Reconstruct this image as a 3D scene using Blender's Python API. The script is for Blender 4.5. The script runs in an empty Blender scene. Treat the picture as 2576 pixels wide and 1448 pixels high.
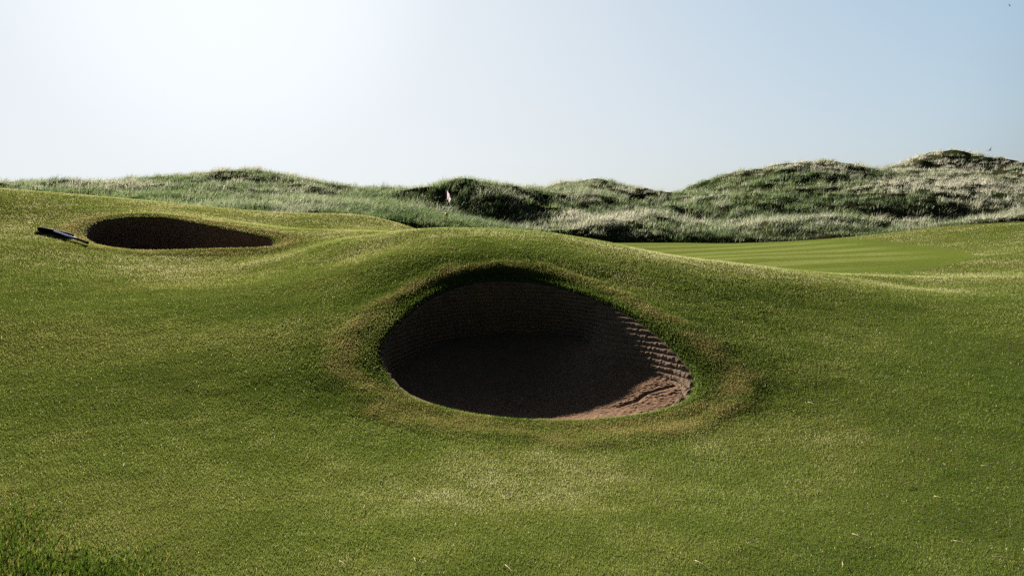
import bpy, math
import numpy as np
from mathutils import Vector

# ------------------------------------------------------------------ camera, sky, sun, exposure
S = bpy.context.scene
COL = S.collection
R = math.radians
CAM_H, PITCH, FPX = 1.65, R(5.06), 2022.0            # eye height, tilt down, focal length for a 2576 px wide frame
SUN_EL, SUN_AZ = R(17.2), R(-19.5)                   # azimuth measured from +Y towards +X

cd = bpy.data.cameras.new('camera'); cam = bpy.data.objects.new('camera', cd); COL.objects.link(cam)
cam.location = (0, 0, CAM_H); cam.rotation_euler = (math.pi/2-PITCH, 0, 0)
cd.sensor_width = 36; cd.lens = 36*FPX/2576; cd.clip_start = .05; cd.clip_end = 4000
S.camera = cam

W = bpy.data.worlds.new('World'); S.world = W; W.use_nodes = True
wt = W.node_tree; wt.nodes.clear()
def wn(t, **k):
    n = wt.nodes.new(t)
    for a, b in k.items(): setattr(n, a, b)
    return n
sky = wn('ShaderNodeTexSky', sky_type='NISHITA', sun_disc=False, sun_elevation=SUN_EL, sun_rotation=SUN_AZ,
         altitude=0, air_density=1.0, dust_density=2.0, ozone_density=2.0)
bg = wn('ShaderNodeBackground'); bg.inputs['Strength'].default_value = .1
wo = wn('ShaderNodeOutputWorld')
def vm(op, a, b):
    n = wn('ShaderNodeVectorMath', operation=op)
    for i, x in enumerate((a, b)):
        if isinstance(x, bpy.types.NodeSocket): wt.links.new(x, n.inputs[i])
        else: n.inputs[i].default_value = x
    return n
# compress the range of the sky (N / (N + k)) and let it deepen away from the sun
comp = vm('MULTIPLY', vm('DIVIDE', sky.outputs[0], vm('ADD', sky.outputs[0], (3.6, 2.7, 2.1)).outputs[0]).outputs[0], (3.14, 3.30, 3.50))
tcw = wn('ShaderNodeTexCoord')
dot = vm('DOT_PRODUCT', tcw.outputs['Generated'], (math.sin(SUN_AZ)*math.cos(SUN_EL), math.cos(SUN_AZ)*math.cos(SUN_EL), math.sin(SUN_EL)))
mr = wn('ShaderNodeMapRange', interpolation_type='SMOOTHSTEP'); wt.links.new(dot.outputs['Value'], mr.inputs[0])
mr.inputs[1].default_value = .3; mr.inputs[2].default_value = .70; mr.inputs[3].default_value = .10; mr.inputs[4].default_value = 1.0
deep = wn('ShaderNodeVectorMath', operation='SCALE'); wt.links.new(comp.outputs[0], deep.inputs[0]); 
sep = wn('ShaderNodeSeparateXYZ'); wt.links.new(tcw.outputs['Generated'], sep.inputs[0])
mz = wn('ShaderNodeMapRange', interpolation_type='SMOOTHSTEP'); wt.links.new(sep.outputs['Z'], mz.inputs[0])
mz.inputs[1].default_value = .30; mz.inputs[2].default_value = .62; mz.inputs[3].default_value = 1.0; mz.inputs[4].default_value = .2
mm = wn('ShaderNodeMath', operation='MULTIPLY'); wt.links.new(mr.outputs[0], mm.inputs[0]); wt.links.new(mz.outputs[0], mm.inputs[1])
wt.links.new(mm.outputs[0], deep.inputs['Scale'])

au = wn('ShaderNodeMapRange', interpolation_type='SMOOTHSTEP'); wt.links.new(dot.outputs['Value'], au.inputs[0])     # bright aureole close to the sun
au.inputs[1].default_value = .962; au.inputs[2].default_value = 1.0; au.inputs[3].default_value = 0; au.inputs[4].default_value = .3
fin = vm('ADD', deep.outputs[0], (0, 0, 0)); wt.links.new(au.outputs[0], fin.inputs[1])
wt.links.new(fin.outputs[0], bg.inputs['Color']); wt.links.new(bg.outputs[0], wo.inputs['Surface'])

sd = bpy.data.lights.new('sun', 'SUN'); sun = bpy.data.objects.new('sun', sd); COL.objects.link(sun)
sd.energy = 5.0; sd.angle = R(.53); sd.color = (1.0, .93, .82)
SV = Vector((math.sin(SUN_AZ)*math.cos(SUN_EL), math.cos(SUN_AZ)*math.cos(SUN_EL), math.sin(SUN_EL)))
sun.rotation_euler = SV.to_track_quat('Z', 'Y').to_euler(); sun.location = (-20, 60, 40)

S.view_settings.view_transform = 'Standard'; S.view_settings.look = 'None'
S.view_settings.exposure = 1.55; S.view_settings.gamma = 1.0
S.cycles.max_bounces = 6; S.cycles.diffuse_bounces = 2; S.cycles.glossy_bounces = 2
S.cycles.transmission_bounces = 3; S.cycles.transparent_max_bounces = 8
S.cycles.use_denoising = False; S.cycles.denoiser = 'OPENIMAGEDENOISE'; S.cycles.denoising_input_passes = 'RGB_ALBEDO_NORMAL'; S.cycles.denoising_prefilter = 'ACCURATE'

# ------------------------------------------------------------------ helpers
rng = np.random.default_rng(7)
def ray(u, v):
    """direction (x, y, z) per metre of forward distance of a sight line through frame point u, v (2576 x 1448)"""
    a, b = (u-1288.0)/FPX, (724.0-v)/FPX
    y = math.cos(PITCH)+b*math.sin(PITCH); z = -math.sin(PITCH)+b*math.cos(PITCH)
    return a/y, z/y
def P(u, v, Y):
    a, b = ray(u, v)
    return (a*Y, Y, CAM_H+b*Y)

_tab = rng.random((256, 256))
def vnoise(x, y):
    xi = np.floor(x).astype(int); yi = np.floor(y).astype(int); fx = x-xi; fy = y-yi
    fx = fx*fx*fx*(fx*(fx*6-15)+10); fy = fy*fy*fy*(fy*(fy*6-15)+10)
    t = lambda i, j: _tab[(xi+i) & 255, (yi+j) & 255]
    return (t(0, 0)*(1-fx)+t(1, 0)*fx)*(1-fy)+(t(0, 1)*(1-fx)+t(1, 1)*fx)*fy
def fbm(x, y, o=4, g=.5):
    s = 0; a = 1; n = 0
    for k in range(o):
        s = s+a*vnoise(x*2**k+37.1*k, y*2**k+11.7*k); n += a; a *= g
    return s/n*2-1
def sstep(a, b, x):
    t = np.clip((x-a)/(b-a), 0, 1); return t*t*(3-2*t)

class TPS:
    def __init__(s, pts, lam=1e-4):
        p = np.array(pts, float); s.p = p[:, :2]; n = len(p)
        K = s.k(s.p)+lam*n*np.eye(n)
        A = np.zeros((n+3, n+3)); A[:n, :n] = K; A[:n, n] = 1; A[:n, n+1:] = s.p; A[n:, :n] = A[:n, n:].T
        b = np.zeros(n+3); b[:n] = p[:, 2]
        s.w = np.linalg.solve(A, b)
    def k(s, q):
        d2 = ((q[:, None, :]-s.p[None])**2).sum(-1)
        return .5*d2*np.log(d2+1e-9)*.01
    def __call__(s, x, y):
        q = np.stack([np.ravel(x), np.ravel(y)], 1); out = np.empty(len(q)); n = len(s.p)
        for i in range(0, len(q), 20000):
            c = q[i:i+20000]; out[i:i+20000] = s.k(c)@s.w[:n]+s.w[n]+c@s.w[n+1:]
        return out.reshape(np.shape(x))

def mesh(name, co, faces, mats, smooth=True, attrs=None, parent=None, flip=False):
    """faces: an (n,3)/(n,4) array, or a list of such arrays"""
    fl = faces if isinstance(faces, list) else [faces]
    me = bpy.data.meshes.new(name); co = np.asarray(co, np.float32)
    me.vertices.add(len(co)); me.vertices.foreach_set('co', co.ravel())
    loops = np.concatenate([np.ravel(f) for f in fl]).astype(np.int32)
    tot = np.concatenate([np.full(len(f), f.shape[1]) for f in fl]).astype(np.int32)
    st = np.concatenate([[0], np.cumsum(tot)[:-1]]).astype(np.int32)
    me.loops.add(len(loops)); me.loops.foreach_set('vertex_index', loops)
    me.polygons.add(len(tot)); me.polygons.foreach_set('loop_start', st); me.polygons.foreach_set('loop_total', tot)
    me.polygons.foreach_set('use_smooth', np.full(len(tot), smooth))
    me.update(calc_edges=True); me.validate()
    if attrs:
        for k, a in attrs.items():
            me.attributes.new(k, 'FLOAT', 'POINT').data.foreach_set('value', np.asarray(a, np.float32))
    for m in (mats if isinstance(mats, (list, tuple)) else [mats]): me.materials.append(m)
    o = bpy.data.objects.new(name, me); COL.objects.link(o)
    if parent: o.parent = parent
    return o
def tag(o, label=None, cat=None, group=None, kind=None):
    for k, v in (('label', label), ('category', cat), ('group', group), ('kind', kind)):
        if v: o[k] = v
    return o
def empty(name, loc, label, cat, group=None, rz=0):
    o = bpy.data.objects.new(name, None); COL.objects.link(o); o.location = loc; o.rotation_euler.z = rz
    o.empty_display_size = .2
    return tag(o, label, cat, group)

class NT:
    """small node-building helper"""
    def __init__(s, name):
        s.m = bpy.data.materials.new(name); s.m.use_nodes = True; s.t = s.m.node_tree; s.t.nodes.clear()
        s.out = s.t.nodes.new('ShaderNodeOutputMaterial')
    def n(s, t, ins=None, **k):
        n = s.t.nodes.new(t)
        for a, b in k.items(): setattr(n, a, b)
        for a, b in (ins or {}).items(): s.set(n, a, b)
        return n
    def set(s, n, a, b):
        i = n.inputs[a]
        if isinstance(b, bpy.types.NodeSocket): s.t.links.new(b, i)
        else: i.default_value = b
    def coord(s, scale=1, loc=(0, 0, 0)):
        c = s.n('ShaderNodeTexCoord')
        m = s.n('ShaderNodeMapping', {'Vector': c.outputs['Object'], 'Location': loc,
                                      'Scale': scale if hasattr(scale, '__len__') else (scale,)*3})
        return m.outputs[0]
    def noise(s, scale, det=3, rough=.55, vec=None, loc=(0, 0, 0)):
        return s.n('ShaderNodeTexNoise', {'Vector': vec or s.coord(loc=loc), 'Scale': scale, 'Detail': det, 'Roughness': rough}).outputs['Fac']
    def ramp(s, fac, *st):
        r = s.n('ShaderNodeValToRGB', {'Fac': fac}); e = r.color_ramp.elements
        while len(e) < len(st): e.new(.5)
        for k, (p, c) in enumerate(st):
            e[k].position = p; e[k].color = (*c, 1) if hasattr(c, '__len__') else (c, c, c, 1)
        return r.outputs['Color']
    def mix(s, fac, a, b, blend='MIX'):
        m = s.n('ShaderNodeMix', data_type='RGBA', blend_type=blend)
        for i, x in ((0, fac), (6, a), (7, b)):
            if isinstance(x, bpy.types.NodeSocket): s.t.links.new(x, m.inputs[i])
            else: m.inputs[i].default_value = (*x, 1) if hasattr(x, '__len__') else x
        return m.outputs[2]
    def math(s, op, a, b=0.0, c=0.0):
        m = s.n('ShaderNodeMath', operation=op)
        for i, x in enumerate((a, b, c)):
            if isinstance(x, bpy.types.NodeSocket): s.t.links.new(x, m.inputs[i])
            else: m.inputs[i].default_value = x
        return m.outputs[0]
    def attr(s, name):
        return s.n('ShaderNodeAttribute', attribute_name=name).outputs['Fac']
    def bump(s, h, strength, dist, normal=None):
        d = {'Height': h, 'Strength': strength, 'Distance': dist}
        if normal: d['Normal'] = normal
        return s.n('ShaderNodeBump', d).outputs[0]
    def surf(s, sh): s.t.links.new(sh, s.out.inputs['Surface'])
    def principled(s, **k):
        n = s.n('ShaderNodeBsdfPrincipled')
        for a, b in k.items(): s.set(n, a.replace('_', ' '), b if not (isinstance(b, tuple) and len(b) == 3) else (*b, 1))
        s.surf(n.outputs[0]); return n

# ------------------------------------------------------------------ materials
def turf_colour(t, lush, dull, dry):
    """colour of mown links turf: green and olive patches, thin brown wear, straw-dry ring by attribute"""
    big = t.noise(.55, 4, .6); mid = t.noise(3.1, 4, .65, loc=(3, 8, 0)); fine = t.noise(55, 3, .7)
    c = t.mix(t.ramp(big, (.35, 0.0), (.68, 1.0)), lush, dull)
    c = t.mix(t.ramp(mid, (.52, 0.0), (.78, .6)), c, (.17, .125, .038))
    c = t.mix(t.math('MULTIPLY', t.attr('dry'), t.ramp(t.noise(9, 4, .7), (.3, .45), (.6, 1.0))), c, dry)
    c = t.mix(t.attr('fresh'), c, (.06, .11, .02))
    spots = t.ramp(t.noise(4.3, 2, .5, loc=(1, 5, 0)), (.70, 0.0), (.76, .75))
    c = t.mix(spots, c, (.07, .05, .02))
    return c, fine
def mat_ground():
    t = NT('mown_turf')
    c, fine = turf_colour(t, (.105, .155, .022), (.19, .195, .045), (.34, .265, .095))
    g = t.noise(190, 2, .8)
    c = t.mix(t.ramp(g, (.3, .55), (.75, 0.0)), c, (.03, .04, .008))
    b = t.bump(g, .9, .02); b = t.bump(fine, .5, .02, b)
    t.principled(Base_Color=c, Roughness=1.0, Specular_IOR_Level=0.0, Normal=b)
    return t.m
def mat_green():
    t = NT('putting_green_turf')
    v = t.coord((.02, 1, 1)); v2 = t.n('ShaderNodeMapping', {'Vector': v, 'Rotation': (0, 0, R(4))}).outputs[0]
    wv = t.n('ShaderNodeTexWave', {'Vector': v2, 'Scale': .125, 'Distortion': 1.2, 'Detail': 1.0}, wave_type='BANDS', bands_direction='Y').outputs['Fac']
    c = t.mix(t.ramp(wv, (.3, 0.0), (.7, 1.0)), (.13, .172, .030), (.205, .235, .068))
    c = t.mix(t.ramp(t.noise(.8, 4), (.4, 0.0), (.8, .5)), c, (.16, .155, .04))
    c = t.mix(t.attr('edge'), c, (.125, .16, .03))
    b = t.bump(t.noise(160, 2, .8), .5, .01)
    t.principled(Base_Color=c, Roughness=1.0, Specular_IOR_Level=0.0, Normal=b)
    return t.m
def mat_blades(name, stops, dryc, trans=.55, gloss=.08, rough=.35):
    t = NT(name)
    c = t.ramp(t.attr('tint'), *stops)
    c = t.mix(t.attr('dry'), c, dryc)
    d = t.n('ShaderNodeBsdfDiffuse', {'Color': c}); tr = t.n('ShaderNodeBsdfTranslucent', {'Color': c})
    m = t.n('ShaderNodeMixShader', {0: trans, 1: d.outputs[0], 2: tr.outputs[0]})
    gl = t.n('ShaderNodeBsdfGlossy', {'Color': (1, 1, 1, 1), 'Roughness': rough})
    m2 = t.n('ShaderNodeMixShader', {0: gloss, 1: m.outputs[0], 2: gl.outputs[0]})
    t.surf(m2.outputs[0]); return t.m
def mat_dune():
    t = NT('dune_ground')
    c = t.mix(t.ramp(t.noise(.25, 5, .65), (.4, 0.0), (.65, 1.0)), (.035, .06, .018), (.11, .1, .05))
    t.principled(Base_Color=c, Roughness=1.0, Specular_IOR_Level=0.0, Normal=t.bump(t.noise(3, 5, .7), 1.0, .3))
    return t.m
def mat_sand(name, a, b):
    t = NT(name)
    c = t.mix(t.ramp(t.noise(7, 5, .7), (.35, 0.0), (.7, 1.0)), a, b)
    c = t.mix(t.ramp(t.noise(140, 2, .8), (.35, .5), (.6, 0.0)), c, (.06, .038, .027))
    n = t.bump(t.noise(120, 3, .8), .8, .01)
    t.principled(Base_Color=c, Roughness=1.0, Specular_IOR_Level=0.0, Normal=n)
    return t.m
def plain(name, c, rough=.5, spec=.4, metal=0.0, var=.15, scale=30):
    t = NT(name)
    k = t.mix(t.noise(scale, 3), tuple(x*(1-var) for x in c), tuple(min(1, x*(1+var)) for x in c))
    t.principled(Base_Color=k, Roughness=rough, Specular_IOR_Level=spec, Metallic=metal)
    return t.m

M_ground = mat_ground(); M_green = mat_green(); M_dune = mat_dune()
M_sand = mat_sand('reddish_sand', (.30, .185, .122), (.39, .25, .168)); M_wall = mat_sand('revetted_sod', (.26, .185, .135), (.36, .265, .195))
M_blade = mat_blades('turf_blades', ((0, (.045, .09, .011)), (.4, (.118, .175, .026)), (.7, (.215, .25, .058)), (.9, (.36, .37, .145)), (1, (.6, .56, .36))), (.42, .325, .125), .55, .012, .5)
M_marram = mat_blades('marram_blades', ((0, (.05, .085, .03)), (.5, (.12, .175, .062)), (1, (.25, .29, .14))), (.46, .44, .345), .58, .03, .45)
M_rough = mat_blades('rough_blades', ((0, (.022, .045, .006)), (.6, (.08, .14, .015)), (1, (.22, .26, .045))), (.4, .27, .08), .5, .0, .4)

# ------------------------------------------------------------------ bunker outlines (closed rims on sloping ground)
def rim(uv, y0, z0, slope, n=480):
    pts = []
    for u, v in uv:
        a, b = ray(u, v); Y = (CAM_H-z0+slope*y0)/(slope-b); pts.append((a*Y, Y, CAM_H+b*Y))
    p = np.array(pts); m = len(p)
    t = np.linspace(0, m, n, endpoint=False); i = t.astype(int); f = (t-i)[:, None]
    g = lambda k: p[(i+k) % m]
    c = .5*(2*g(0)+(g(1)-g(-1))*f+(2*g(-1)-5*g(0)+4*g(1)-g(2))*f**2+(3*g(0)-g(-1)-3*g(1)+g(2))*f**3)
    for _ in range(6): c = .5*c+.25*(np.roll(c, 1, 0)+np.roll(c, -1, 0))
    return c
RIM1 = rim([(962, 880), (975, 848), (1003, 812), (1050, 767), (1100, 736), (1150, 716), (1210, 703), (1275, 699), (1340, 704), (1400, 716),
            (1460, 734), (1520, 758), (1580, 790), (1630, 825), (1670, 859), (1702, 892), (1728, 925), (1738, 952), (1733, 978), (1712, 1000),
            (1670, 1019), (1600, 1035), (1500, 1046), (1400, 1049), (1300, 1046), (1200, 1034), (1120, 1017), (1050, 994), (1000, 962), (970, 920)],
           6.5, 0.0, .262)
RIM2 = rim([(213, 588), (222, 572), (250, 557), (300, 546), (350, 543), (400, 544), (450, 550), (500, 560), (550, 570), (600, 580), (650, 589),
            (676, 596), (688, 605), (682, 617), (640, 621), (560, 623), (480, 625.5), (400, 628), (340, 627), (290, 621), (250, 612), (225, 600)],
           15.5, 1.02, .213)
def inside(poly, x, y):
    r = np.zeros(np.shape(x), bool); n = len(poly)
    for i in range(n):
        x0, y0 = poly[i, :2]; x1, y1 = poly[(i+1) % n, :2]
        if y0 == y1: continue
        r ^= ((y0 > y) != (y1 > y)) & (x < (x1-x0)*(y-y0)/(y1-y0)+x0)
    return r
def rimdist(poly, x, y, lim=2.0):
    """distance to the rim in plan (clipped at lim) and index of the nearest rim point"""
    x = np.asarray(x); y = np.asarray(y); d = np.full(x.shape, lim); idx = np.zeros(x.shape, int)
    a = poly[:, :2].min(0)-lim; b = poly[:, :2].max(0)+lim
    m = np.nonzero((x > a[0]) & (x < b[0]) & (y > a[1]) & (y < b[1]))[0]
    for i in range(0, len(m), 20000):
        k = m[i:i+20000]
        q = (x[k, None]-poly[None, :, 0])**2+(y[k, None]-poly[None, :, 1])**2
        j = q.argmin(1); d[k] = np.minimum(np.sqrt(q[np.arange(len(k)), j]), lim); idx[k] = j
    return d, idx

# ------------------------------------------------------------------ turf surface
TP = [tuple(p) for p in RIM1[::16]]+[tuple(p) for p in RIM2[::24]]
TP += [P(*a) for a in [
    # near ground
    (0, 1000, 6.5), (0, 800, 9), (0, 650, 13), (0, 560, 18), (300, 1000, 6.5), (300, 800, 9.2), (300, 690, 12.4), (600, 1000, 6.6), (600, 800, 9.2), (640, 690, 12.6),
    (800, 900, 7.6), (860, 1000, 6.7), (830, 720, 10.2), (880, 650, 12.2), (700, 640, 15), (780, 605, 15.6), (860, 600, 14.6),
    (2000, 1000, 6.8), (2000, 850, 8.8), (1950, 760, 10.6), (2300, 1000, 6.8), (2300, 800, 10.2), (2576, 1000, 6.7), (2576, 800, 10),
    (2576, 700, 14), (2300, 720, 14),
    # back of the central mound
    (1275, 654, 10.5), (1275, 638, 10.8), (1260, 620, 11.3), (1260, 604, 11.9), (1250, 589, 12.7), (1120, 604, 11.9), (1120, 630, 11.1), (1430, 640, 11.4), (1440, 620, 12.2), (1000, 640, 11.0), (1000, 592, 12.9), (930, 592, 13.8),
    (1450, 655, 11.0), (1600, 720, 10.2), (1750, 715, 10.8), (1796, 657, 13.6), (1923, 673, 13.4), (2050, 686, 14.2), (2183, 694, 15),
    # left shoulder and the second mound
    (0, 475, 24), (100, 483, 24), (250, 497, 23.5), (350, 505, 23.5), (480, 518, 23.5), (600, 531, 23.5), (690, 540, 23.5),
    (820, 538, 25), (900, 541, 25), (950, 548, 25), (1000, 562, 24.5), (1050, 577, 24), (800, 580, 19.5), (620, 560, 20), (920, 575, 20), (1000, 585, 17),
    (90, 580, 16.5), (150, 610, 15), (100, 540, 19), (350, 525, 20.5),
    # green and right-hand bank
    (1700, 611, 38), (1840, 612, 38), (2000, 607, 37), (1850, 650, 24), (2100, 660, 21), (2200, 640, 24), (2150, 596, 36), (2290, 578, 34), (2400, 568, 32), (2576, 562, 30),
    (2400, 640, 22), (2420, 690, 17), (2576, 640, 20), (2350, 610, 27)]]
for u_, v_, Y_ in [(1050, 578, 13.2), (1160, 576, 13.4), (1240, 577, 13.5), (1320, 581, 13.5), (1420, 593, 13.6), (1550, 615, 13.9), (1670, 641, 14.0)]:
    p = P(u_, v_, Y_); TP += [p, (p[0]*1.09, Y_+1.1, p[2]-.05), (p[0]*1.2, Y_+2.6, p[2]-.30)]
TP += [(x, y, 0) for x in (-12, -6, -2, 0, 2, 6, 12) for y in (-8, 0, 3.6)]+[(-20, -8, .3), (-16, 6, .6), (-20, 14, 1.6), (-26, 24, 2.8), (18, 4, .1), (20, 14, .7), (26, 26, 1.5)]
TP += [(-2.2, 27, .4), (1, 20, .4), (4, 18, .4), (-2, 33, .5), (4, 36, .4), (0, 16, .75), (-9, 34, .9), (-18, 36, 1.2), (-30, 38, 1.6), (20, 40, .9), (30, 40, 1.0), (12, 42, .3)]
turf_tps = TPS(TP, 2e-5)
def turf_z(x, y):
    x = np.asarray(x, float); y = np.asarray(y, float)
    z = turf_tps(x, y)+.012*fbm(x*.9, y*.9, 3)*sstep(2.5, 6, np.abs(y-3)+3)+.004*fbm(x*5, y*5, 2)
    for r, k in ((RIM1, 1.0), (RIM2, 1.0)):
        d, i = rimdist(r, x.ravel(), y.ravel(), 1.6); d = d.reshape(x.shape); i = i.reshape(x.shape)
        n = fbm(x*2.2+5, y*2.2, 2)*.12
        e = d+n*sstep(.1, .4, d)
        z = z+k*(.016*sstep(0, .45, e)*(1-sstep(.45, .75, e))-.03*np.exp(-(d/.06)**2))     # sods of the rebuilt rim stand a little proud
        z = np.where(d < .35, r[i, 2]*(1-sstep(0, .35, d))+z*sstep(0, .35, d)-.03*np.exp(-(d/.05)**2)*(1-sstep(0, .35, d)), z)
    return z
GREEN_C, GREEN_R = np.array((5.3, 28.0)), (8.2, 10.6)
def in_green(x, y): return (np.abs((x-GREEN_C[0])/GREEN_R[0])**2.4+np.abs((y-GREEN_C[1])/GREEN_R[1])**2.4)
def turf_end(x): return np.interp(x, [-60, -24, -8, -4, 2, 60], [31, 31, 31, 33, 39.6, 39.6])

def build_turf():
    C = np.array((.2, 8.2)); nt = 1300
    rel = RIM1[:, :2]-C; ang = np.unwrap(np.arctan2(rel[:, 1], rel[:, 0])); rad = np.hypot(rel[:, 0], rel[:, 1])
    if ang[-1] < ang[0]: ang, rad = ang[::-1], rad[::-1]
    th = np.linspace(0, 2*np.pi, nt, endpoint=False)
    r0 = np.interp(th, ang, rad, period=2*np.pi)
    d = [0.0]
    while d[-1] < 62: d.append(d[-1]+min(.012+.03*d[-1], .13 if d[-1] < 22 else .35))
    d = np.array(d); nr = len(d)
    blend = np.exp(-d/3.0)[:, None]
    rr = (r0[None]*blend+1.6*(1-blend))+d[:, None]
    x = C[0]+rr*np.cos(th); y = C[1]+rr*np.sin(th)
    x, y = x.ravel(), y.ravel()
    # fit the grid to the second rim
    dist, idx = rimdist(RIM2, x, y, 1.0); ins = inside(RIM2, x, y)
    snap = dist < .05
    x[snap] = RIM2[idx[snap], 0]; y[snap] = RIM2[idx[snap], 1]
    keep = ~(ins & ~snap)
    z = turf_z(x, y)
    k = np.arange(nr-1)[:, None]*nt; j = np.arange(nt)[None]; j2 = (j+1) % nt
    f = np.stack([k+j, k+nt+j, k+nt+j2, k+j2], -1).reshape(-1, 4)
    cy = y[f].mean(1); cx = x[f].mean(1)
    ok = keep[f].all(1) & (cy < turf_end(cx)) & (cy > -25) & (np.abs(cx) < 45)
    ok &= ~(inside(RIM2, cx, cy) & snap[f].all(1))
    f = f[ok]
    # sod edge hanging into the bunkers
    n0 = len(x)
    low = np.stack([x[:nt]+0.0, y[:nt], z[:nt]-.05], 1)
    jj = np.arange(nt); f2 = np.stack([jj, (jj+1) % nt, n0+(jj+1) % nt, n0+jj], 1)
    co = np.concatenate([np.stack([x, y, z], 1), low]); f = np.concatenate([f, f2])
    used = np.unique(f); mp = -np.ones(len(co), int); mp[used] = np.arange(len(used)); co = co[used]; f = mp[f]
    dry, fresh = rim_marks(co[:, 0], co[:, 1])
    dry = np.maximum(dry, .8*corner(co[:, 0], co[:, 1])*np.clip(.4+fbm(co[:, 0]*4, co[:, 1]*4, 3), 0, 1))
    g = mesh('ground', co, f, M_ground, attrs={'dry': dry, 'fresh': fresh})
    return tag(g, kind='structure')
def corner(x, y): return sstep(-.35, .5, -.61*(x+1.45)-.79*(y-3.6))      # thin, worn edge of the rough at the lower left
def rim_marks(x, y):
    dry = np.zeros(len(x)); fresh = np.zeros(len(x))
    n = fbm(x*2.2+5, y*2.2, 2)*.12; n2 = fbm(x*4, y*4+9, 3)
    for r, w in ((RIM1, 1.0), (RIM2, .9)):
        d, i = rimdist(r, x, y, 1.6); e = d+n
        a, b = (.03+.10*sstep(6.5, 7.5, y), .14+.22*sstep(6.5, 7.5, y)) if r is RIM1 else (.02, .12)
        dry = np.maximum(dry, w*sstep(a, b, e)*(1-sstep(.42, .72, e))*np.clip(.62+.9*n2, .05, 1))
        if r is RIM1: fresh = np.maximum(fresh, (1-sstep(.02, .10+.2*sstep(6.5, 7.5, y), e+.07*n2))*(d < 1.5))
    return dry, fresh
ground = build_turf()

def build_green():
    n, m = 160, 40
    th = np.linspace(0, 2*np.pi, n, endpoint=False); s = np.linspace(0, 1, m)
    c, q = np.cos(th), np.sin(th); e = 2/2.4
    px = GREEN_R[0]*np.sign(c)*np.abs(c)**e; py = GREEN_R[1]*np.sign(q)*np.abs(q)**e
    x = (GREEN_C[0]+s[:, None]*px).ravel(); y = (GREEN_C[1]+s[:, None]*py).ravel()
    z = turf_z(x, y)+.006
    k = np.arange(m-1)[:, None]*n; j = np.arange(n)[None]; j2 = (j+1) % n
    f = np.stack([k+j, k+n+j, k+n+j2, k+j2], -1).reshape(-1, 4)
    return tag(mesh('putting_green', np.stack([x, y, z], 1), f, M_green, attrs={'edge': np.repeat(sstep(.72, .97, s), n)}), kind='structure')
build_green()

# ------------------------------------------------------------------ dunes
crest = [(-300, 468, 58), (0, 467, 59), (120, 468, 60), (250, 467, 60), (350, 455, 62), (430, 447, 63), (480, 439, 64), (540, 435, 64), (600, 434, 64), (660, 436, 64), (740, 448, 65), (800, 464, 67), (860, 488, 70), (930, 521, 69), (990, 513, 66), (1050, 481, 62), (1100, 466, 58), (1150, 451, 55), (1190, 454, 54), (1230, 465, 55), (1262, 503, 63), (1300, 508, 68), (1360, 482, 71), (1420, 463, 72), (1470, 457, 72), (1530, 461, 72), (1570, 484, 72), (1610, 502, 72), (1650, 515, 73), (1690, 508, 72), (1720, 485, 79), (1760, 460, 78), (1800, 450, 78), (1850, 435, 77), (1920, 424, 77), (2000, 416, 77), (2060, 411, 77), (2120, 418, 77), (2165, 429, 77), (2205, 433, 81), (2250, 416, 84), (2320, 393, 84), (2390, 384, 84), (2450, 392, 83), (2520, 400, 82), (2576, 411, 81), (2800, 421, 79)]
DP = []
for u, v, Y in crest:
    p = P(u, v, Y); DP.append(p); DP.append((p[0]*1.22, Y+13, p[2]-2.2))
DP += [P(*a) for a in [
    (250, 485, 44), (0, 470, 46), (540, 480, 48), (400, 500, 42), (700, 500, 46), (850, 510, 44), (600, 522, 37), (760, 534, 34), (880, 538, 33), (980, 520, 42), (1000, 555, 34),
    (1100, 575, 33), (1100, 540, 42), (1100, 500, 50), (1060, 480, 57), (1250, 560, 46), (1250, 505, 49.5), (1200, 478, 52), (1320, 560, 46), (1330, 500, 52), (1180, 560, 42), (1400, 588, 39), (1450, 530, 50), (1450, 490, 56),
    (1570, 500, 57), (1640, 520, 58), (1500, 575, 42), (1560, 566, 44), (1620, 556, 45.5), (1690, 562, 46), (1740, 580, 45), (1780, 560, 50), (1760, 520, 56), (1790, 590, 42), (1700, 606, 40),
    (1870, 582, 43), (1950, 560, 45), (2050, 548, 45), (2130, 551, 45), (2200, 558, 44.5), (2250, 567, 43), (2290, 575, 41), (1950, 602, 40.5), (2100, 595, 40),
    (1850, 500, 58), (1950, 455, 67), (2060, 470, 63), (2150, 500, 57), (2150, 457, 66), (2350, 470, 60), (2450, 450, 69), (2390, 415, 77), (2576, 520, 53), (2500, 552, 42), (2576, 556, 40), (2400, 562, 41), (2700, 540, 45), (2900, 480, 56)]]
DP += [(23, 49, .5), (26, 50, .45), (20.5, 50, 1.2)]+[P(*a) for a in [(2330, 500, 54.2), (2400, 500, 55), (2460, 515, 54), (2450, 560, 47)]]
DP += [(x, y, .3) for x in (-90, -60, -30, 0, 30, 60, 90) for y in (110, 150)]+[(-60, 30, 2), (-70, 60, 4), (60, 30, 1.4), (70, 60, 5.5), (-30, 26, 1.0), (-12, 26, .6), (0, 24, 0), (15, 26, 0), (35, 28, .6)]
dune_tps = TPS(DP, 2e-5)
def dune_z(x, y):
    x = np.asarray(x, float); y = np.asarray(y, float)
    z = dune_tps(x, y); a = sstep(36, 46, y)
    z = z+a*(.5*fbm(x*.12+4, y*.12, 2)*.5+.28*fbm(x*.35, y*.35, 3)+.22*fbm(x*.9, y*.9, 3))
    t = turf_z(x, y)-.25
    w = sstep(-1.2, .3, turf_end(x)-y)
    return np.where(w > 0, np.minimum(z, t)*w+z*(1-w), z)
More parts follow.
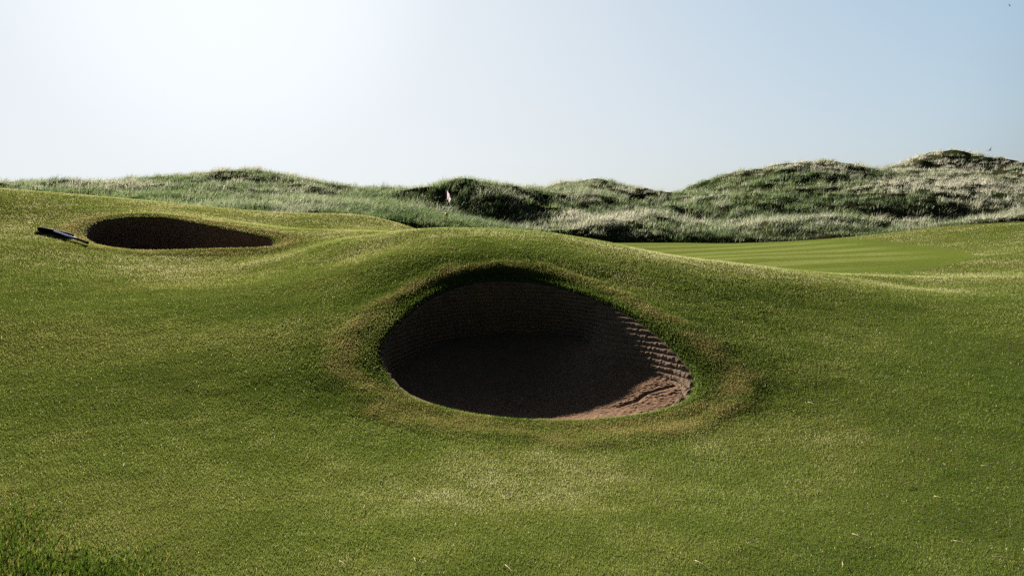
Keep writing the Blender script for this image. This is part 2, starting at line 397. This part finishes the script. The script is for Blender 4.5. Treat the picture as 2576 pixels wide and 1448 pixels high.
def build_dunes():
    xs = np.arange(-85, 85.01, .42); ys = np.concatenate([np.arange(24, 80, .4), np.arange(80, 150, 2)])
    X, Y = np.meshgrid(xs, ys); nx, ny = len(xs), len(ys)
    Z = dune_z(X, Y)
    k = np.arange(ny-1)[:, None]*nx; j = np.arange(nx-1)[None]
    f = np.stack([k+j, k+j+1, k+nx+j+1, k+nx+j], -1).reshape(-1, 4)
    o = tag(mesh('dunes', np.stack([X.ravel(), Y.ravel(), Z.ravel()], 1), f, M_dune), kind='structure')
    # plain land and sea-level ground out to the horizon
    n = 96; th = np.linspace(0, 2*np.pi, n, endpoint=False); rs = [0, 20, 60, 150, 400, 1000, 3000]
    co = np.array([(r*np.cos(a), r*np.sin(a), -.9-.00001*r) for r in rs for a in th])
    k = np.arange(len(rs)-1)[:, None]*n; j = np.arange(n)[None]; j2 = (j+1) % n
    f = np.stack([k+j, k+n+j, k+n+j2, k+j2], -1).reshape(-1, 4)[n:]
    tag(mesh('terrain', co, f, M_dune), kind='structure')
build_dunes()

# ------------------------------------------------------------------ bunkers
def bunker(r, label, y0, zb0, zslope, dish, k, layer=.043, bank=0.0):
    n = 1100
    t = np.linspace(0, len(r), n, endpoint=False); i = t.astype(int); f = (t-i)[:, None]
    p = r[i % len(r)]*(1-f)+r[(i+1) % len(r)]*f
    c = p.mean(0)
    tan = np.roll(p, -1, 0)-np.roll(p, 1, 0); nrm = np.stack([tan[:, 1], -tan[:, 0]], 1); nrm /= np.linalg.norm(nrm, axis=1)[:, None]
    if ((c[:2]-p[:, :2])*nrm).sum() < 0: nrm = -nrm                      # inward
    root = empty('sand_bunker', (c[0], c[1], zb0), label, 'bunker', 'revetted pot bunkers')
    o = np.array((c[0], c[1], zb0))
    zt = p[:, 2]-.02
    heap = lambda x: bank*sstep(.1, 1.4, x)                                # sand banked up on one side
    zb = np.minimum(zb0+zslope*(p[:, 1]-y0)+heap(p[:, 0]), p[:, 2]-.05)
    base = p[:, :2]+(c[:2]-p[:, :2])*(k*np.clip((zt-zb)/.5, .08, 1.3)*(1+(6.5*sstep(.8, 1.5, p[:, 0]) if bank else 0)))[:, None]
    m = 190
    s = np.linspace(0, 1, m)[:, None]
    z = zt[None]*(1-s)+(zb[None]-.06*(1-(sstep(.85, 1.4, p[:, 0]) if bank else 0*p[:, 0]))[None]-.012)*s
    ang = np.arange(n)/n
    L = np.linspace(0, 1, n)[None]*np.ones((m, 1))*2*np.pi
    ph = z/layer+.25*fbm(np.cos(L)*3+7, np.sin(L)*3+z*2, 3)+.12*fbm(np.cos(L)*14, np.sin(L)*14+z*6, 2)
    wr = (sstep(.9, 1.4, p[:, 0]) if bank else 0*p[:, 0])[None]             # weathered steps where the face runs out into the sand
    fr = ph-np.floor(ph); row = np.floor(ph)
    prof = np.sqrt(np.clip(1-(2*fr-1)**2, 0, 1))
    brick = vnoise(np.cos(L)*9+row*3.3, np.sin(L)*9+row*7.7)
    dsp = .028*prof*(.7+.5*brick)+.010*fbm(np.cos(L)*30+row, np.sin(L)*30+z*25, 3)-.05*np.clip(fbm(np.cos(L)*4+3, np.sin(L)*4+z*3, 3)-.25, 0, 1)
    fade = sstep(0, .04, s)*np.clip((zt-zb)/.12, 0, 1)[None]*(1-.5*wr)
    off = -.025*(1-sstep(0, .08, s))+dsp*fade
    z = z+wr*.024*(prof-.6)*(.85+.3*brick)*sstep(0, .06, s)*(1-sstep(.8, 1, s))+wr*.006*fbm(np.cos(L)*40, np.sin(L)*40+s*12, 3)*sstep(0, .1, s)
    x = p[None, :, 0]*(1-s)+base[None, :, 0]*s+nrm[None, :, 0]*off
    y = p[None, :, 1]*(1-s)+base[None, :, 1]*s+nrm[None, :, 1]*off
    kk = np.arange(m-1)[:, None]*n; j = np.arange(n)[None]; j2 = (j+1) % n
    fq = np.stack([kk+j, kk+j2, kk+n+j2, kk+n+j], -1).reshape(-1, 4)
    mesh('revetted_wall', np.stack([x.ravel(), y.ravel(), z.ravel()], 1)-o, fq, M_wall, parent=root)
    # sand floor: a raked dish
    m = 150; s = np.linspace(1, 0.0, m)[:, None]
    x = c[0]+(base[None, :, 0]+nrm[None, :, 0]*-.04-c[0])*s; y = c[1]+(base[None, :, 1]+nrm[None, :, 1]*-.04-c[1])*s
    z = zb[None]*s**2+(zb0+zslope*(y-y0)+heap(x))*(1-s**2)-(dish-.75*heap(x))*(1-s**2)
    z = z+.006*fbm(x*12, y*12, 4)+.006*np.abs(fbm(x*5+3, y*5, 2))+.007*fbm(x*50+y*9, y*50, 3)
    z = z-.016*np.exp(-((x-1.2-(y-7.15)*1.6-.1*fbm(y*7, x*3, 2))/.06)**2)*(1-sstep(.12, .24, np.abs(y-7.15)))   # a rake furrow
    fq = np.stack([kk[:m-1]+j, kk[:m-1]+j2, kk[:m-1]+n+j2, kk[:m-1]+n+j], -1).reshape(-1, 4)
    mesh('sand_floor', np.stack([x.ravel(), y.ravel(), z.ravel()], 1)-o, fq, M_sand, parent=root)
    return root
bunker(RIM1, 'large round pot bunker with a sunlit patch of reddish sand at its right edge', 6.5, -.05, .088, .15, .1, bank=.10)
bunker(RIM2, 'smaller teardrop-shaped bunker in full shade on the left slope beside the rake', 15.5, .72, .05, .1, .08)


# ------------------------------------------------------------------ grass
def blade_mesh(name, base, h, w, yaw, lx, ly, tint, dry, mat, bend=.5, nrm=None, segs=1):
    """one tapering blade per base point; lx, ly = sideways travel of the tip per unit height"""
    n = len(base); dx, dy = np.cos(yaw)*w*.5, np.sin(yaw)*w*.5
    up = np.zeros((n, 3)); up[:, 2] = 1
    if nrm is not None: up = nrm
    tip = base+up*h[:, None]+np.stack([lx*h, ly*h, -.25*h*(lx**2+ly**2)], 1)
    side = np.stack([dx, dy, 0*dx], 1)
    a, b = base-side, base+side
    if segs == 1:
        co = np.stack([a, b, tip], 1).reshape(-1, 3); f = [np.arange(n*3).reshape(-1, 3)]; k = 3
    else:
        mid = base+up*(h*.55)[:, None]+np.stack([lx*h*.55*bend, ly*h*.55*bend, 0*h], 1)
        co = np.stack([a, b, mid-side*.7, mid+side*.7, tip], 1).reshape(-1, 3); k = 5
        i = np.arange(n)[:, None]*5
        f = [i+np.array([[0, 1, 3, 2]]), i+np.array([[2, 3, 4]])]
    return mesh(name, co, f, mat, smooth=False, attrs={'tint': np.repeat(tint, k), 'dry': np.repeat(dry, k)})

def not_in_rims(x, y):
    ok = np.ones(len(x), bool)
    for r in (RIM1, RIM2):
        a, b = r[:, :2].min(0), r[:, :2].max(0)
        m = np.nonzero((x > a[0]) & (x < b[0]) & (y > a[1]) & (y < b[1]))[0]
        ok[m] = ~inside(r, x[m], y[m])
    return ok
def turf_blades(n):
    e = -.3; a, b = 3.0**e, 36.0**e
    r = (a+(b-a)*rng.random(n))**(1/e); th = (rng.random(n)-.5)*R(100)
    x, y = r*np.sin(th), r*np.cos(th)
    ok = not_in_rims(x, y) & (y < turf_end(x)-.1) & (in_green(x, y) > .995)
    x, y, r = x[ok], y[ok], r[ok]; n = len(x)
    z = turf_z(x, y)-.002
    g = np.maximum(r/6, .8)
    dry, fresh = rim_marks(x, y)
    h = (.009+.010*rng.random(n))*g**.4*(1+.2*fresh); w = (.0024+.0014*rng.random(n))*g**.72
    wear = np.clip(fbm(x*.6+3, y*.6, 4)*1.6, -.5, .5)
    lush = sstep(.6, 3.2, x)*(1-sstep(6.5, 12, y))+.5*sstep(-1, -3.4, -np.abs(x+.4))*0  # lusher grass at lower right, with the darkening of the corner painted in
    patch = .22*fbm(x*1.3+8, y*1.3, 3)+.16*fbm(x*5, y*5+4, 3)
    tint = np.clip(.46+.15*rng.standard_normal(n)+.2*wear+patch-.06*fresh-.16*lush+.26*sstep(11.2, 12.6, y)+.17*sstep(4.2, 4.9, y)*(1-sstep(5.8, 6.6, y))*(1-sstep(1.6, 3.5, np.abs(x-.3)))-.13*(1-sstep(3.9, 4.8, y))-.10*(1-sstep(-3.2, -1.5, x))*sstep(5, 7, y)*(1-sstep(10, 13, y)), 0, .97)  # crest paler: backlit glow painted into the tint; front band paler too
    tint[rng.random(n) < .012] = 1.0
    dd = np.clip(dry*.56+.16*wear+.35*corner(x, y)*fbm(x*5+3, y*5, 3)+.13*(1-sstep(-4, 0, x))+.09*rng.standard_normal(n)-.15*lush, 0, 1)
    lean = .75
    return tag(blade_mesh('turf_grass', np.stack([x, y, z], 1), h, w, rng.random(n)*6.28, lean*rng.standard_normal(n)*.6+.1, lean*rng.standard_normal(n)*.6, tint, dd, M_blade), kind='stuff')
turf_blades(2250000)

def marram(nt, per):
    e = .2; a, b = 30.0**e, 98.0**e
    r = (a+(b-a)*rng.random(nt))**(1/e); th = (rng.random(nt)-.5)*R(90)
    x, y = r*np.sin(th), r*np.cos(th)
    ok = y > turf_end(x)+.15
    x, y = x[ok], y[ok]; z = dune_z(x, y)
    edge = 1-sstep(.2, 4.5, y-turf_end(x))
    low = (x > 3) & (y < 47.5)
    dryf = .26+.85*fbm(x*.22+2, y*.22, 4)+.35*fbm(x*.9, y*.9, 2)+.26*low*(x < 18)+.1*low*(x >= 18)+.30*sstep(22, 29, x)*(y > 46)-.34*((x > 12) & (x < 24) & (y > 48))*sstep(48, 51, y)-.25*((x > -8) & (x < 0) & (y < 50))
    dryf = dryf-.08+.10*sstep(56, 64, y)-.25*edge-.12*(x < -6)
    dens = .3+.7*sstep(-.3, .2, fbm(x*.8+9, y*.8, 3))
    keep = rng.random(len(x)) < dens
    x, y, z, dryf, edge = x[keep], y[keep], z[keep], dryf[keep], edge[keep]
    n = len(x)*per
    rep_ = lambda q: np.repeat(q, per)
    ox, oy = rng.standard_normal(n)*.20, rng.standard_normal(n)*.20
    bx, by = rep_(x)+ox, rep_(y)+oy
    size = rep_((.42+.38*rng.random(len(x))+.28*np.clip(fbm(x*.6+4, y*.6, 3), -.5, 1))*(1-.55*edge))
    h = size*(.32+.5*rng.random(n))*np.exp(-(ox**2+oy**2)*4)+.06
    tint = np.clip(rep_(.42+.45*fbm(x*.35, y*.35+7, 3)+.22*rng.standard_normal(len(x)))+.16*rng.standard_normal(n), 0, 1)
    dry = np.clip(rep_(dryf+.20*rng.standard_normal(len(x)))+.24*rng.standard_normal(n), 0, 1)
    w = (.016+.016*rng.random(n))*np.sqrt(size/.7)
    lx = ox*1.6+.45+.35*rng.standard_normal(n); ly = oy*1.6+.3*rng.standard_normal(n)
    return tag(blade_mesh('marram_grass', np.stack([bx, by, rep_(z)-.06], 1), h, w, rng.random(n)*6.28, lx, ly, tint, dry, M_marram, .45, segs=2), kind='stuff')
marram(32000, 23)

def hit(u, v):
    """where the sight line through a point of the picture meets the turf"""
    a, b = ray(u, v); Y = np.arange(2.5, 60, .02)
    g = turf_z(a*Y, Y); k = np.argmax(CAM_H+b*Y < g)
    return Vector((a*Y[k], Y[k], float(g[k])))
def rough_corner():
    c = [(20, 1425, 1.0), (90, 1440, .9), (190, 1440, 1.1), (260, 1446, .8), (10, 1350, .9), (50, 1380, .7), (10, 1285, .6), (150, 1400, .5), (-60, 1330, 1), (-80, 1420, 1.1), (330, 1450, .45), (110, 1330, .35), (170, 1300, .25), (60, 1240, .25), (420, 1440, .3), (300, 1400, .22), (380, 1405, .22)]
    B = []
    for u, v, k in c:
        k *= .8; p = hit(u, v); n = int(900*k*k)+60
        q = rng.standard_normal((n, 2))*np.array((.15, .11))*(.6+k*.6)
        x, y = p.x+q[:, 0], p.y+q[:, 1]
        B.append(np.stack([x, y, np.full(n, k)], 1))
    u = np.stack([-.9-rng.gamma(2.0, .42, 5000), 3.2+1.7*rng.random(5000), np.full(5000, .1)], 1)[:1500]; B.append(u)
    B = np.concatenate(B); n = len(B); x, y, k = B.T
    z = turf_z(x, y)-.004
    h = (.012+.038*k)*(.5+.8*rng.random(n)); w = .003+.0025*rng.random(n)
    tint = np.clip(.38+.26*rng.standard_normal(n), 0, 1); dry = np.clip(.25+.35*rng.standard_normal(n), 0, 1)*(rng.random(n) < .12)
    tag(blade_mesh('rough_grass', np.stack([x, y, z], 1), h, w, rng.random(n)*6.28, .55*rng.standard_normal(n)+.15, .55*rng.standard_normal(n), tint, dry, M_rough, .4, segs=2), kind='stuff')
rough_corner()

# ------------------------------------------------------------------ small things
import bmesh
def bm_obj(name, bm, mat, parent=None, smooth=True, loc=None):
    me = bpy.data.meshes.new(name); bmesh.ops.recalc_face_normals(bm, faces=bm.faces); bm.to_mesh(me); bm.free()
    me.polygons.foreach_set('use_smooth', [smooth]*len(me.polygons)); me.materials.append(mat)
    o = bpy.data.objects.new(name, me); COL.objects.link(o)
    if parent: o.parent = parent
    if loc is not None: o.location = loc
    return o
def tube(bm, pts, rad, n=12, cap=True):
    pts = [Vector(p) for p in pts]; rings = []
    for i, p in enumerate(pts):
        d = (pts[min(i+1, len(pts)-1)]-pts[max(i-1, 0)]).normalized()
        a = d.cross(Vector((0, 0, 1)) if abs(d.z) < .9 else Vector((1, 0, 0))).normalized(); b = d.cross(a)
        r = rad[i] if hasattr(rad, '__len__') else rad
        rings.append([bm.verts.new(p+(a*math.cos(2*math.pi*k/n)+b*math.sin(2*math.pi*k/n))*r) for k in range(n)])
    for q, w in zip(rings, rings[1:]):
        for k in range(n): bm.faces.new((q[k], q[(k+1) % n], w[(k+1) % n], w[k]))
    if cap: bm.faces.new(rings[0]); bm.faces.new(rings[-1])

M_pole = plain('pole_paint', (.55, .55, .55), .35); M_flag = plain('flag_cloth', (.78, .70, .72), .8, .1); M_red = plain('red_cloth', (.16, .015, .03), .8, .1)
t_ = NT('thin_flag_cloth'); d_ = t_.n('ShaderNodeBsdfDiffuse', {'Color': (.5, .44, .46, 1)}); e_ = t_.n('ShaderNodeBsdfTranslucent', {'Color': (.5, .42, .45, 1)})
t_.surf(t_.n('ShaderNodeMixShader', {0: .45, 1: d_.outputs[0], 2: e_.outputs[0]}).outputs[0]); M_flag = t_.m
M_yellow = plain('yellow_plastic', (.75, .5, .01), .35); M_black = plain('black_plastic', (.010, .010, .012), .9, .05); M_blue = plain('blue_coated_aluminium', (.10, .12, .34), .22, .6, .7)
M_bird = plain('bird_plumage', (.012, .012, .016), .7); M_straw = plain('straw', (.50, .43, .25), .8, .1); M_leaf = plain('weed_leaf', (.03, .06, .02), .5)

# flagstick in the hole on the green
fp = Vector((P(1124, 600, 27)[0], 27.0, 0)); fp.z = float(turf_z([fp.x], [fp.y])[0])
top = CAM_H+ray(1124, 477)[1]*27-fp.z
fs = empty('flagstick', fp, 'slim flagstick with a limp white flag standing before the dark dune', 'flagstick')
bm = bmesh.new(); tube(bm, [(0, 0, -.1), (0, 0, top*.5), (0, 0, top)], [.013, .011, .008]); bm_obj('pole', bm, M_pole, fs)
bm = bmesh.new(); tube(bm, [(0, 0, top-.30), (0, 0, top-.15), (0, 0, top+.015)], [.02, .021, .018]); bm_obj('sleeve', bm, M_red, fs)
bm = bmesh.new(); na, nb = 26, 12; g = []
for i in range(na+1):
    a = i/na
    g.append([bm.verts.new((.017+a*(.135-.06*b_)*(1-.12*math.sin(a*9)), -.035*math.sin(a*11+b_)*(.25+a)*(.4+b_), top-.275*b_-a*(.30-.16*b_)-.02*math.sin(a*8)*b_)) for b_ in [j/nb for j in range(nb+1)]])
for i in range(na):
    for j in range(nb): bm.faces.new((g[i][j], g[i+1][j], g[i+1][j+1], g[i][j+1]))
fl = bm_obj('flag', bm, M_flag, fs)
bm = bmesh.new(); zc = CAM_H+ray(1124, 545)[1]*27-fp.z
prof = [(.0135, 0), (.032, .0), (.044, .015), (.046, .05), (.040, .12), (.034, .12), (.038, .05), (.034, .022), (.0135, .018)]
n = 20; rr = [[bm.verts.new((r*math.cos(2*math.pi*k/n), r*math.sin(2*math.pi*k/n), zc+h)) for k in range(n)] for r, h in prof]
for q, w in zip(rr, rr[1:]):
    for k in range(n): bm.faces.new((q[k], q[(k+1) % n], w[(k+1) % n], w[k]))
bm_obj('marker_cup', bm, M_yellow, fs)

# bunker rake on the left slope
h0, h1, e1 = hit(96, 581), hit(184, 600), hit(219, 616)
hm = h0.lerp(h1, .52)
rk = empty('bunker_rake', hm, 'bunker rake with black head and blue handle lying on the slope', 'rake')
d = (h1-h0); L = d.length; dx = d.normalized(); nz = Vector((0, -.16, 1)).normalized(); ny = nz.cross(dx).normalized(); nz = dx.cross(ny)
bm = bmesh.new(); ns = 30; secs = []
for i in range(ns+1):
    t = i/ns; k = min(1, math.sin(math.pi*t)**.5*1.6) if 0 < t < 1 else .12
    c = dx*((t-.52)*L)+nz*.048
    hh, ww = .052*(.55+.45*k), .032*(.5+.5*k)
    secs.append([bm.verts.new(c+nz*(hh*math.copysign(abs(math.sin(a))**.6, math.sin(a)))+ny*(ww*math.copysign(abs(math.cos(a))**.6, math.cos(a)))) for a in [2*math.pi*m/16+.01 for m in range(16)]])
for q, w in zip(secs, secs[1:]):
    for k in range(16): bm.faces.new((q[k], q[(k+1) % 16], w[(k+1) % 16], w[k]))
bm.faces.new(secs[0]); bm.faces.new(secs[-1])
hd = bm_obj('rake_head', bm, M_black, rk)
for i in range(15):
    c = dx*((i/14*.9+.05-.52)*L)+nz*.02
    bm = bmesh.new(); tube(bm, [c, c-nz*.03], [.007, .004], 6); bm_obj('tooth', bm, M_black, hd)
a0 = nz*.075-ny*.03; a1 = (e1-hm)+Vector((0, 0, .045))
bm = bmesh.new(); tube(bm, [a0, a0.lerp(a1, .5), a1], .023, 14); bm_obj('handle', bm, M_blue, rk)
u_ = (a1-a0).normalized()
bm = bmesh.new(); tube(bm, [a1-u_*.03, a1, a1+u_*.03, a1+u_*.036], [.026, .027, .027, .017], 14); bm_obj('end_cap', bm, M_black, rk)

# birds
def bird(u, v, Y, span, rz, roll, up, label, parts=True):
    p = P(u, v, Y)
    def body(bm):
        tube(bm, [(-.55, 0, 0), (-.36, 0, .01), (-.2, 0, 0), (0, 0, -.01), (.18, 0, 0), (.27, 0, .02), (.36, 0, .02), (.42, 0, .012)], [.05, .035, .07, .1, .085, .06, .045, .008], 12)
    def wing(bm, s):
        sp = [(0, .05, 0, .28), (.5, .25, up*.5, .24), (1.0, .02, up*.85, .06)]
        rows = []
        for t in range(9):
            q = t/8*2; i = min(int(q), 1); f = q-i; a = [sp[i][k]*(1-f)+sp[i+1][k]*f for k in range(4)]
            rows.append([bm.verts.new((a[1]+a[3]*.4, s*(.07+a[0]*.85), a[2])), bm.verts.new((a[1], s*(.07+a[0]*.85), a[2]+.022*(1-t/9))), bm.verts.new((a[1]-a[3]*.6, s*(.07+a[0]*.85), a[2]))])
        for q, w in zip(rows, rows[1:]):
            for k in (0, 1): bm.faces.new((q[k], q[k+1], w[k+1], w[k]))
            bm.faces.new((q[2], q[0], w[0], w[2]))
    if parts:
        b = empty('bird', p, label, 'bird', 'birds in the sky')
        bm = bmesh.new(); body(bm); bm_obj('body', bm, M_bird, b)
        for s in (-1, 1):
            bm = bmesh.new(); wing(bm, s); bm_obj('wing', bm, M_bird, b)
    else:
        bm = bmesh.new(); body(bm); wing(bm, 1); wing(bm, -1); b = tag(bm_obj('bird', bm, M_bird, None, True, p), label, 'bird', 'birds in the sky')
    b.rotation_euler = (roll, 0, rz); b.scale = (span*.5,)*3
bird(2490, 378, 60, .62, R(200), R(30), .35, 'dark bird flying low just above the rightmost dune')
bird(2540, 14, 90, .52, R(115), R(40), .3, 'slender dark bird with raised wings, highest in the sky at right')
bird(2217, 302, 150, .42, R(90), 0, .25, 'tiny distant bird between the other two, over the right dunes', False)
bird(938, 320, 220, .3, R(80), 0, .2, 'faint speck of a bird in the bright sky below the sun', False)

# pale stalks of dry grass blown onto the turf
STR = [(792, 1077, 42, -18), (1050, 1266, 34, -38), (1060, 1249, 22, -35), (1013, 1246, 12, 40), (960, 1207, 16, 55), (864, 1431, 34, -35), (1044, 1420, 18, -60), (1057, 1421, 12, 70), (1282, 1441, 34, -50), (1146, 1328, 14, 85),
       (1277, 1248, 14, -10), (698, 1316, 14, 12), (695, 1385, 12, 70), (915, 1288, 14, -80), (2281, 1224, 34, 8), (2502, 1239, 22, -25), (2354, 1038, 22, 0), (2565, 1045, 18, -8), (2104, 1014, 14, -20), (2042, 1021, 12, -50),
       (2019, 1191, 22, 8), (2156, 1359, 16, -55), (1892, 1376, 16, -5), (2421, 1377, 26, -35), (2361, 1260, 12, -50), (2527, 1414, 48, -10), (1760, 1425, 20, -50), (2484, 1180, 16, -30), (2497, 1342, 26, 3), (2120, 1429, 18, 50), (311, 1178, 30, -38), (154, 1274, 26, -22), (291, 1408, 22, 35), (476, 974, 30, -4), (1570, 1168, 20, 5), (1280, 1252, 18, 20)]
bm = bmesh.new(); tube(bm, [(-.5, 0, .0), (-.2, 0, .05), (.15, .03, .06), (.5, .02, .01)], [.02, .03, .028, .008], 6)
st_me = None
for u, v, px, ang in STR:
    p = hit(u, v); r = p.y
    a = R(ang); ua = px*math.cos(a)/FPX*r; va = px*math.sin(a)/FPX*r/max(.2, CAM_H/r*.95)
    if st_me is None:
        o = bm_obj('dry_stalk', bm, M_straw); st_me = o
    else:
        o = st_me.copy(); COL.objects.link(o)
    l = min(math.hypot(ua, va), .11)
    o.location = (p.x, p.y, p.z+.016); o.rotation_euler = (0, 0, math.atan2(va, ua)); o.scale = (l*1.15, .062, .085)
    tag(o, 'pale dry grass stalk lying on the mown turf of the foreground', 'grass stalk', 'dry stalks scattered on the turf')

# a weed rosette on the mound above the big bunker
p = hit(1328, 648); bm = bmesh.new()
for k in range(11):
    a = 2*math.pi*k/11+.3*(k % 2); l = .025+.012*((k*7) % 5)/5; dv = Vector((math.cos(a), math.sin(a), 0)); sd_ = Vector((-dv.y, dv.x, 0))
    q = []
    for t, w_, z_ in ((0, .004, 0), (.4, .008, .6), (.75, .006, .9), (1, .001, .75)):
        q.append((bm.verts.new(dv*l*t+sd_*w_+Vector((0, 0, l*z_))), bm.verts.new(dv*l*t-sd_*w_+Vector((0, 0, l*z_)))))
    for m_, w_ in zip(q, q[1:]): bm.faces.new((m_[0], m_[1], w_[1], w_[0]))
tag(bm_obj('weed', bm, M_leaf, None, True, p), 'small dark weed growing on the mound above the big bunker', 'weed')
